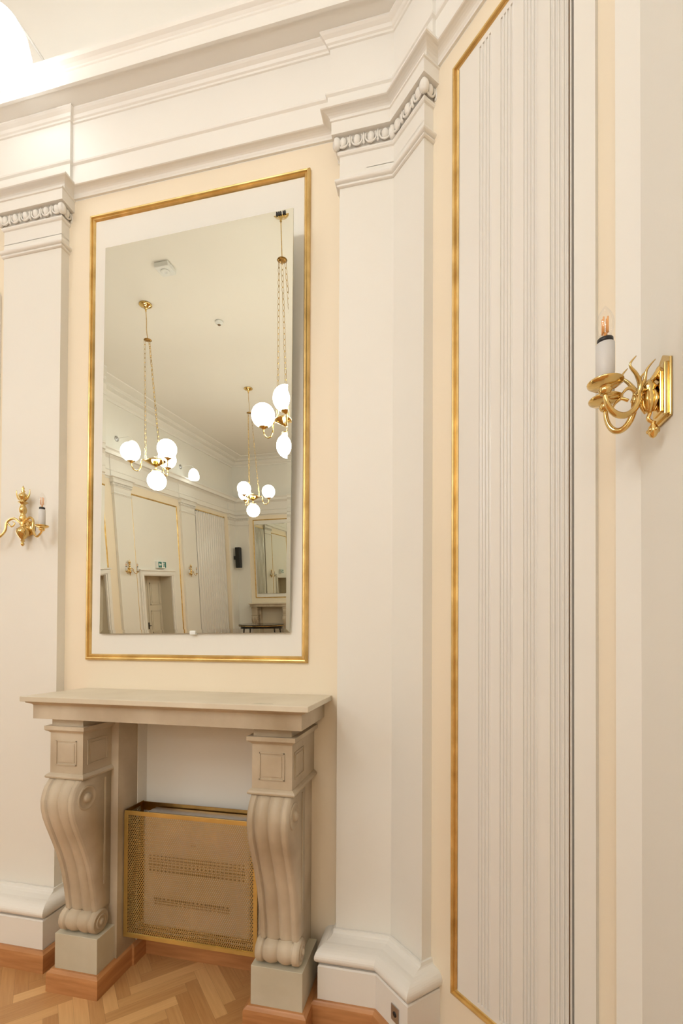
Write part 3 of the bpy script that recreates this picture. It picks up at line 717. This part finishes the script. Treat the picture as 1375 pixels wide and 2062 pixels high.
# baluster type for the other pilasters: wall plane local y=0, room towards -y
def baluster_light(loc, rz, label, group=None):
    r = thing('wall_light', label, 'wall light', loc, rz, group)
    m = MB(); yb = -0.035
    m.lathe([(0, -0.118), (0.006, -0.114), (0.009, -0.106), (0.005, -0.098), (0.010, -0.092), (0.007, -0.084), (0.014, -0.078), (0.025, -0.062), (0.030, -0.046), (0.026, -0.032), (0.014, -0.022), (0.010, -0.016),
             (0.015, -0.010), (0.010, -0.002), (0.014, 0.008), (0.018, 0.022), (0.013, 0.036), (0.010, 0.042), (0.016, 0.052), (0.018, 0.066), (0.014, 0.080), (0.009, 0.090), (0.018, 0.098), (0.024, 0.102), (0.012, 0.106),
             (0.012, 0.114), (0.020, 0.126), (0.022, 0.136), (0.014, 0.146), (0.006, 0.152), (0.010, 0.158), (0.004, 0.166), (0.007, 0.172), (0.0, 0.188)], (0, yb, 0), 18)
    m.lathe([(0.040, 0.0), (0.040, 0.004), (0.030, 0.008), (0.012, 0.012), (0.010, 0.03)], (0, 0, -0.02), 18, axis=(0, -1, 0))
    m.build('body', M['brass'], r)
    m = MB()
    for sx in (-1, 1):
        leafcurl(m, [(sx*0.008, yb, 0.110), (sx*0.026, yb, 0.122), (sx*0.038, yb, 0.142), (sx*0.040, yb, 0.166)], 0.008)
    m.build('leaf_crown', M['brass'], r)
    for sx in (-1, 1):
        m = MB(); ax, ay, az = sx*0.165, -0.085, -0.040
        m.tube([(sx*0.010, yb, -0.004), (sx*0.045, yb-0.006, 0.022), (sx*0.078, yb-0.016, 0.004), (sx*0.085, yb-0.022, -0.045), (sx*0.118, yb-0.036, -0.082), (sx*0.152, yb-0.046, -0.072), (ax, ay, az-0.018)], [0.005, 0.006, 0.006, 0.006, 0.006, 0.005, 0.005], 10, sub=5)
        m.tube([(sx*0.078, yb-0.016, 0.0), (sx*0.055, yb-0.012, -0.020), (sx*0.040, yb-0.008, -0.004), (sx*0.050, yb-0.010, 0.006)], [0.004, 0.004, 0.003, 0.002], 8, sub=4)
        m.build('arm', M['brass'], r)
        candle(r, (ax, ay, az), h=0.082, r=0.0150, pan=0.030)
    return r
bl = baluster_light((-2.055, -0.052, 2.135), 0, 'brass baluster wall light on the left pilaster, cut by the left edge')
def Dl(y): return (XD+0.05, y, 2.17)
g_ = 'wall lights seen in the mirror'
dup(bl, Dl(-5.90), PI/2, 'reflected brass wall light left of the doorway', g_)
dup(bl, Dl(-8.12), PI/2, 'reflected brass wall light between doorway and fluted shutter', g_)
dup(bl, Dl(-3.30), PI/2, 'brass wall light on the long wall pilaster nearest the mirror wall', g_)

# ------------------------------------------------------------------ lamps above the cornice
def wall_lamp(loc, rz, label, group='lit lamps above the cornice'):
    r = thing('cornice_lamp', label, 'wall light', loc, rz, group)
    MB().lathe([(0.05, 0), (0.05, 0.012), (0.03, 0.020), (0.012, 0.024), (0.012, 0.05)], (0, 0, 0.19), 18, axis=(0, -1, 0)).build('mount', M['steel'], r)
    MB().tube([(0, -0.03, 0.19), (0, -0.18, 0.205), (0, -0.30, 0.19), (0, -0.33, 0.13)], 0.006, 8).build('arm', M['trim'], r)
    m = MB(); m.lathe([(0.030, -0.14), (0.085, -0.135), (0.112, -0.115), (0.124, -0.07), (0.122, -0.02), (0.108, 0.04), (0.080, 0.09), (0.045, 0.12), (0.0, 0.13)], (0, -0.33, 0.0), 28); m.build('glass_shade', M['walllamp'], r)
    return r
wl = wall_lamp((-1.950, 0, 4.24), 0, 'blown-out glass lamp above the cornice at the top left corner')
dup(wl, (XD, -8.05, 4.38), PI/2, 'reflected lit lamp above the cornice between the chandeliers', 'lit lamps above the cornice')
dup(wl, (XD, -5.9, 4.38), PI/2, 'reflected lit lamp above the cornice behind the left chandelier', 'lit lamps above the cornice')
dup(wl, (XF, -0.95, 4.45), -PI/2, 'lit lamp above the cornice over the right wall light', 'lit lamps above the cornice')

# ------------------------------------------------------------------ chandeliers
def link_chain(m, p0, p1, ln=0.062, wd=0.012, r=0.0024):
    p0, p1 = Vector(p0), Vector(p1); d = (p1-p0); L = d.length; d /= L; n = int(L/(ln*0.86)); st = L/n
    u = d.orthogonal().normalized(); v = d.cross(u)
    for i in range(n):
        c = p0+d*(st*(i+0.5)); s = u if i % 2 else v
        pts = [c+d*(math.cos(t)*ln*0.52)+s*(math.sin(t)*wd) for t in [2*PI*k/10 for k in range(10)]]
        m.tube(pts, r, 5, loop=True, sub=1)
def chandelier(loc, rz, label):
    """loc is the ceiling point; hub hangs below"""
    r = thing('chandelier', label, 'chandelier', loc, rz, 'brass globe chandeliers reflected in the mirror')
    zh = 3.45-ZC; zcap = 4.93-ZC
    m = MB(); m.lathe([(0, -0.002), (0.078, -0.002), (0.080, -0.012), (0.072, -0.020), (0.050, -0.030), (0.024, -0.042), (0.014, -0.058), (0.008, -0.075), (0.012, -0.082), (0, -0.088)], (0, 0, 0), 24); m.build('canopy', M['brass'], r)
    m = MB(); m.tube([(0, 0, -0.08), (0, 0, -0.20), (0.006, 0, zcap+0.12), (0, 0, zcap)], 0.005, 8); m.build('cord', M['brass'], r)
    m = MB(); m.lathe([(0, 0.012), (0.020, 0.010), (0.046, 0.0), (0.050, -0.006), (0.030, -0.014), (0, -0.016)], (0, 0, zcap), 18); m.build('chain_cap', M['brass_dark'], r)
    m = MB()
    m.lathe([(0, 0.062), (0.010, 0.058), (0.016, 0.048), (0.008, 0.040), (0.030, 0.034), (0.070, 0.026), (0.105, 0.012), (0.130, -0.004), (0.134, -0.010), (0.128, -0.014), (0.104, -0.026), (0.076, -0.042), (0.046, -0.058), (0.022, -0.068),
             (0.014, -0.076), (0.010, -0.095), (0.018, -0.105), (0.012, -0.112), (0.050, -0.122), (0.066, -0.130), (0.070, -0.140), (0.060, -0.142), (0, -0.142)], (0, 0, zh), 32)
    m.build('hub', M['brass'], r)
    m = MB(); m.ball((0, 0, zh-0.255), 0.120, 28, 16); m.build('globe', M['globe'], r)
    for k in range(3):
        aa = k*2*PI/3; c_, s_ = math.cos(aa), math.sin(aa)
        def Q(rad, z): return (c_*rad, s_*rad, zh+z)
        m = MB(); m.tube([Q(0.128, -0.008), Q(0.160, 0.004), Q(0.176, -0.030), Q(0.182, -0.090), Q(0.215, -0.135), Q(0.262, -0.130), Q(0.290, -0.085), Q(0.292, -0.045)], 0.0075, 10, sub=5)
        m.lathe([(0.008, -0.05), (0.016, -0.045), (0.022, -0.038), (0.046, -0.026), (0.050, -0.020), (0.046, -0.016), (0.0, -0.016)], Q(0.292, 0)[:2]+(zh,), 18)
        ar = m.build('arm', M['brass'], r)
        m = MB(); m.ball((c_*0.292, s_*0.292, zh+0.090), 0.120, 28, 16); m.build('globe', M['globe'], r)
    for k in range(3):
        aa = k*2*PI/3
        m = MB(); link_chain(m, (0.035*math.cos(aa), 0.035*math.sin(aa), zcap-0.008), (0.118*math.cos(aa), 0.118*math.sin(aa), zh+0.012)); m.build('chain', M['brass'], r)
    return r
ch = chandelier((-3.66, -3.64, ZC), 2.57, 'brass globe chandelier on chains, left of centre in the mirror')
dup(ch, (-3.44, -6.30, ZC), -0.39, 'smallest brass globe chandelier, low in the mirror above the reflected far mirror')
dup(ch, (-1.525, -2.68, ZC), 1.29, 'largest brass globe chandelier cut by the right edge of the mirror')
dup(ch, (-1.15, -4.05, ZC), 0.3, 'added brass globe chandelier behind the viewpoint, unseen, filling in light from the right')  # added out of view as fill light from the right
dup(ch, (-0.90, -7.00, ZC), 0.5, 'added unseen brass globe chandelier farther down the room, evening out the light')  # unseen extra chandelier, added to flatten the wall lighting
dup(ch, (-1.40, -9.30, ZC), 0.1, 'added unseen brass globe chandelier at the far end, evening out the light')  # another unseen one, added so the far end lights the walls evenly

# ------------------------------------------------------------------ ceiling devices
al = thing('ceiling_alarm', 'white square alarm box on the reflected ceiling', 'alarm', (-3.02, -3.08, ZC))
MB().box(-0.085, 0.085, -0.085, 0.085, -0.055, -0.001).build('housing', M['white'], al, bevel=0.008)
MB().lathe([(0.050, -0.055), (0.050, -0.061), (0.042, -0.066), (0.018, -0.068), (0.016, -0.060), (0, -0.060)], (0, 0, 0), 20).build('grille_ring', M['white'], al)
sm = thing('smoke_detector', 'small round white smoke detector on the reflected ceiling', 'smoke detector', (-2.95, -4.22, ZC))
MB().lathe([(0.055, -0.001), (0.055, -0.016), (0.048, -0.026), (0.030, -0.030), (0.028, -0.044), (0, -0.046)], (0, 0, 0), 22).build('housing', M['white'], sm)
MB().lathe([(0.024, -0.044), (0.018, -0.050), (0, -0.052)], (0, 0, 0), 16).build('sensor', M['brown'], sm)

# ------------------------------------------------------------------ long wall seen in the mirror
def Dw(y, z=0): return (XD, y, z)      # local x -> +y of the room when rz = pi/2
def door(n, y0, y1):
    W = y1-y0; H = 2.06
    r = bpy.data.objects.new('door_%d' % n, None); COL.objects.link(r); r.location = Dw(y0); r.rotation_euler = (0, 0, PI/2); struct(r)
    m = MB()
    for x0, x1 in ((-0.12, 0.0), (W, W+0.12)): m.box(x0, x1, -0.035, -0.0005, 0, H-0.001); m.box(x0+0.03, x1-0.03, -0.050, -0.0345, 0, H+0.019)
    m.box(-0.12, W+0.12, -0.035, -0.0005, H, H+0.0995); m.box(-0.14, W+0.14, -0.060, -0.0005, H+0.10, H+0.125)
    m.box(-0.09, W+0.09, -0.050, -0.0345, H+0.02, H+0.07)
    m.build('architrave', M['trim'], r)
    m = MB(); m.box(-0.02, 0.004, 0.001, 0.30, 0, H+0.02); m.box(W-0.004, W+0.02, 0.001, 0.30, 0, H+0.02); m.box(0, W, 0.001, 0.30, H-0.004, H+0.02); m.box(0, W, 0.001, 0.30, -0.004, 0.004); m.build('reveal', M['door'], r)
    for k in range(2):
        x0 = 0.006+k*W/2; x1 = x0+W/2-0.012
        m = MB(); m.box(x0, x1, 0.26, 0.30, 0.005, H-0.005)
        for z0, z1 in ((0.15, 0.62), (0.74, 1.32), (1.44, 1.92)):
            for bb in ((x0+0.07, x1-0.07, z0, z0+0.02), (x0+0.07, x1-0.07, z1-0.02, z1), (x0+0.07, x0+0.09, z0, z1), (x1-0.09, x1-0.07, z0, z1)): m.box(bb[0], bb[1], 0.248, 0.262, bb[2], bb[3])
            m.box(x0+0.12, x1-0.12, 0.252, 0.262, z0+0.05, z1-0.05)
        lf = m.build('door_leaf', M['door'], r)
    m = MB(); m.tube([(W/2+0.03, 0.26, 1.0), (W/2+0.03, 0.20, 1.0), (W/2+0.10, 0.20, 1.0)], 0.009, 8, sub=1); m.box(W/2+0.012, W/2+0.048, 0.252, 0.262, 0.93, 1.07); m.build('door_handle', M['black'], r)
door(1, YE+DOORS[0][0], YE+DOORS[0][1]); door(2, YE+DOORS[1][0], YE+DOORS[1][1])
panel(Dw(-7.78, 0.14), PI/2, 1.60, 3.50, 'reflected gilt-edged panel round the doorway under the exit sign', field=False, group='gilt panels seen in the mirror')
panel(Dw(-5.42, 0.14), PI/2, 1.60, 3.50, 'reflected gilt-edged panel at the left edge of the mirror', field=False, group='gilt panels seen in the mirror')
def dfield(y0, dd):
    m = MB(); t0 = dd[0]+YE; t1 = dd[1]+YE
    for a_, b_, z0, z1 in ((y0+0.03, t0, 0.17, 3.61), (t1, y0+1.57, 0.17, 3.61), (t0, t1, dd[2], 3.61)): m.box(XD, XD+0.004, a_, b_, z0, z1)
    return m
struct(dfield(-7.78, DOORS[0]).build('trim_5', M['cream'])); struct(dfield(-5.42, DOORS[1]).build('trim_6', M['cream']))
def big_shutter(y0, y1, label, flip):
    r = thing('fluted_shutter', label, 'shutter', Dw(y0), PI/2, 'fluted shutters on the long wall'); W = y1-y0
    m = MB(); m.box(0, W, -0.006, 0, 0.10, 3.68); gs = []; st = (W-0.06)/13
    for k in range(13): gs.append((0.03+st*k+st*0.12, 0.03+st*k+st*0.62))
    fluted_face(m, 0.0, W, gs, 0.10, 3.68, y=-0.030, gd=0.024); m.box(0, W, -0.030, -0.006, 3.66, 3.68)
    m.box(0, 0.002, -0.030, -0.006, 0.1, 3.68); m.box(W-0.002, W, -0.030, -0.006, 0.1, 3.68)
    m.build('shutter_leaf', M['satin'], r)
    m = MB(); a_, b_ = (-0.038, -0.002) if flip else (W+0.002, W+0.038); m.box(a_, b_, -0.012, 0, 0.34, 3.69); m.build('shadow_gap', M['dark'], r)
    a_, b_ = (W+0.003, W+0.033) if flip else (-0.033, -0.003)
    m = MB(); m.box(a_, b_, -0.02, 0, 0.1, 3.72); m.box(-0.03, W+0.03, -0.02, 0, 3.684, 3.712); m.build('gilt_moulding', M['gilt'], r)
    return r
big_shutter(-10.10, -8.565, 'reflected cream fluted shutter beside the far corner pilaster', False)
big_shutter(-2.90, -0.75, 'cream fluted shutter on the long wall nearest the mirror wall', True)
# exit sign above the doorway
ex = thing('exit_sign', 'white and green emergency exit sign above the reflected doorway', 'sign', Dw(-6.98, 2.295), PI/2)
MB().box(-0.15, 0.15, -0.075, -0.002, -0.075, 0.075).build('housing', M['signwhite'], ex, bevel=0.006)
m = MB(); m.box(0.02, 0.135, -0.078, -0.0745, -0.060, 0.060); m.box(-0.135, -0.095, -0.078, -0.0745, -0.060, 0.060); m.box(-0.095, -0.02, -0.078, -0.0745, 0.045, 0.060)
m.build('green_field', M['green'], ex)
m = MB()                                   # arrow and running figure
m.add([(0.125, -0.0795, 0.0), (0.085, -0.0795, 0.040), (0.085, -0.0795, -0.040), (0.125, -0.078, 0.0), (0.085, -0.078, 0.040), (0.085, -0.078, -0.040)], [(0, 1, 2), (3, 5, 4), (0, 3, 4, 1), (1, 4, 5, 2), (2, 5, 3, 0)])
m.box(0.035, 0.090, -0.0795, -0.078, -0.014, 0.014)
m.build('arrow', M['signwhite'], ex)
m = MB(); m.ball((-0.060, -0.079, 0.030), 0.009, 10, 8, sc=(1, 0.2, 1))
m.tube([(-0.060, -0.0785, 0.018), (-0.056, -0.0785, -0.010)], 0.006, 6, sub=1); m.tube([(-0.056, -0.0785, -0.010), (-0.040, -0.0785, -0.028), (-0.048, -0.0785, -0.050)], 0.004, 6, sub=1)
m.tube([(-0.056, -0.0785, -0.010), (-0.072, -0.0785, -0.030), (-0.086, -0.0785, -0.034)], 0.004, 6, sub=1); m.tube([(-0.042, -0.0785, 0.006), (-0.060, -0.0785, 0.014), (-0.078, -0.0785, 0.000)], 0.003, 6, sub=1)
m.build('running_figure', M['green'], ex)
# loudspeaker on the far corner
sp = thing('loudspeaker', 'slim black column loudspeaker on the reflected corner pilaster', 'speaker', (XD+0.05, -10.56, 2.62), PI/2)
MB().box(-0.07, 0.07, -0.21, -0.07, -0.29, 0.29).build('cabinet', M['black'], sp, bevel=0.01)
MB().box(-0.058, 0.058, -0.2145, -0.209, -0.275, 0.275).build('grille', M['greyblack'], sp)
MB().box(-0.02, 0.02, -0.072, -0.002, -0.05, 0.05).build('bracket', M['black'], sp)
# far wall: panel, mirror, table
struct(MB().box(-4.8043-0.352, -4.8043+0.339, YE+0.0005, YE+0.006, 0.0, 1.22).build('far_niche_panel', M['door']))  # flat panel in place of the far niche; darker paint imitates its shade
panel((-4.191, YE, 1.451), PI, 1.158, 2.243, 'reflected gilt-edged panel round the far mirror', group='gilt panels seen in the mirror')
m2 = thing('wall_mirror', 'small far mirror above the second fireplace, reflected beside the black speaker', 'mirror', (-4.80, YE, 1.58), PI)
mirror([(-0.51, -0.022, 0.0), (0.48, -0.022, 0.0), (0.48, -0.030, 1.98), (-0.51, -0.030, 1.98)], m2)
tb = thing('side_table', 'glossy black oval table in front of the reflected far fireplace', 'table', (-4.62, -9.35, 0), 0.0)
def oval(rx, ry, z0, z1, m, n=36): m.rings([[(rx*math.cos(2*PI*k/n), ry*math.sin(2*PI*k/n), z) for k in range(n)] for z in (z0, z1)], smooth=False)
m = MB(); oval(0.62, 0.36, 0.76, 0.812, m); m.build('tabletop', M['gloss'], tb, bevel=0.006)
m = MB(); oval(0.575, 0.315, 0.60, 0.759, m); m.build('apron', M['gloss'], tb, bevel=0.01)
m = MB(); oval(0.624, 0.364, 0.775, 0.790, m); m.build('edge_band', M['brass'], tb)
for sx in (-1, 1):
    for sy in (-1, 1):
        MB().tube([(sx*0.40, sy*0.18, 0.61), (sx*0.42, sy*0.20, 0.35), (sx*0.45, sy*0.22, 0.0)], [0.024, 0.018, 0.012], 10).build('leg', M['gloss'], tb)
# tall window beside the left pilaster (only its bright edge shows)
wn = bpy.data.objects.new('window_1', None); COL.objects.link(wn); wn.location = (-3.222, 0, 1.0); struct(wn)
WW = 0.92
m = MB(); n = 12
def archpts(hw, z0, zs, c=WW/2): return [(c-hw, z0), (c+hw, z0)] + [(c+hw*math.cos(PI*k/n), zs+hw*0.30*math.sin(PI*k/n)) for k in range(n+1)]
o_ = archpts(WW/2, 0, 2.38); i_ = archpts(WW/2-0.012, 0.05, 2.38); k = len(o_)
m.add([(p[0], -0.02, p[1]) for p in o_]+[(p[0], -0.02, p[1]) for p in i_]+[(p[0], -0.001, p[1]) for p in o_]+[(p[0], -0.001, p[1]) for p in i_],
      [(q, (q+1) % k, k+(q+1) % k, k+q) for q in range(k)]+[(q, (q+1) % k, 2*k+(q+1) % k, 2*k+q) for q in range(k)]+[(k+q, k+(q+1) % k, 3*k+(q+1) % k, 3*k+q) for q in range(k)])
m.build('window_frame', M['trim'], wn)
m = MB(); m.add([(p[0], -0.008, p[1]) for p in i_], [tuple(range(k))]); m.build('roller_blind', M['blind'], wn)

# socket plate on the corner plinth
a, d, n_, L = segdir(1); u = 0.172+0.0193; pz = a+d*u+n_*0.1635
so = thing('socket_plate', 'small steel socket plate low on the corner plinth', 'socket', (pz.x, pz.y, 0.155), math.atan2(d.y, d.x))
MB().box(-0.022, 0.022, -0.004, 0, -0.030, 0.030).build('plate', M['steel'], so, bevel=0.0015)
MB().lathe([(0.010, 0), (0.010, 0.002), (0, 0.002)], (0, -0.0035, 0), 16, axis=(0, -1, 0)).build('jack', M['black'], so)
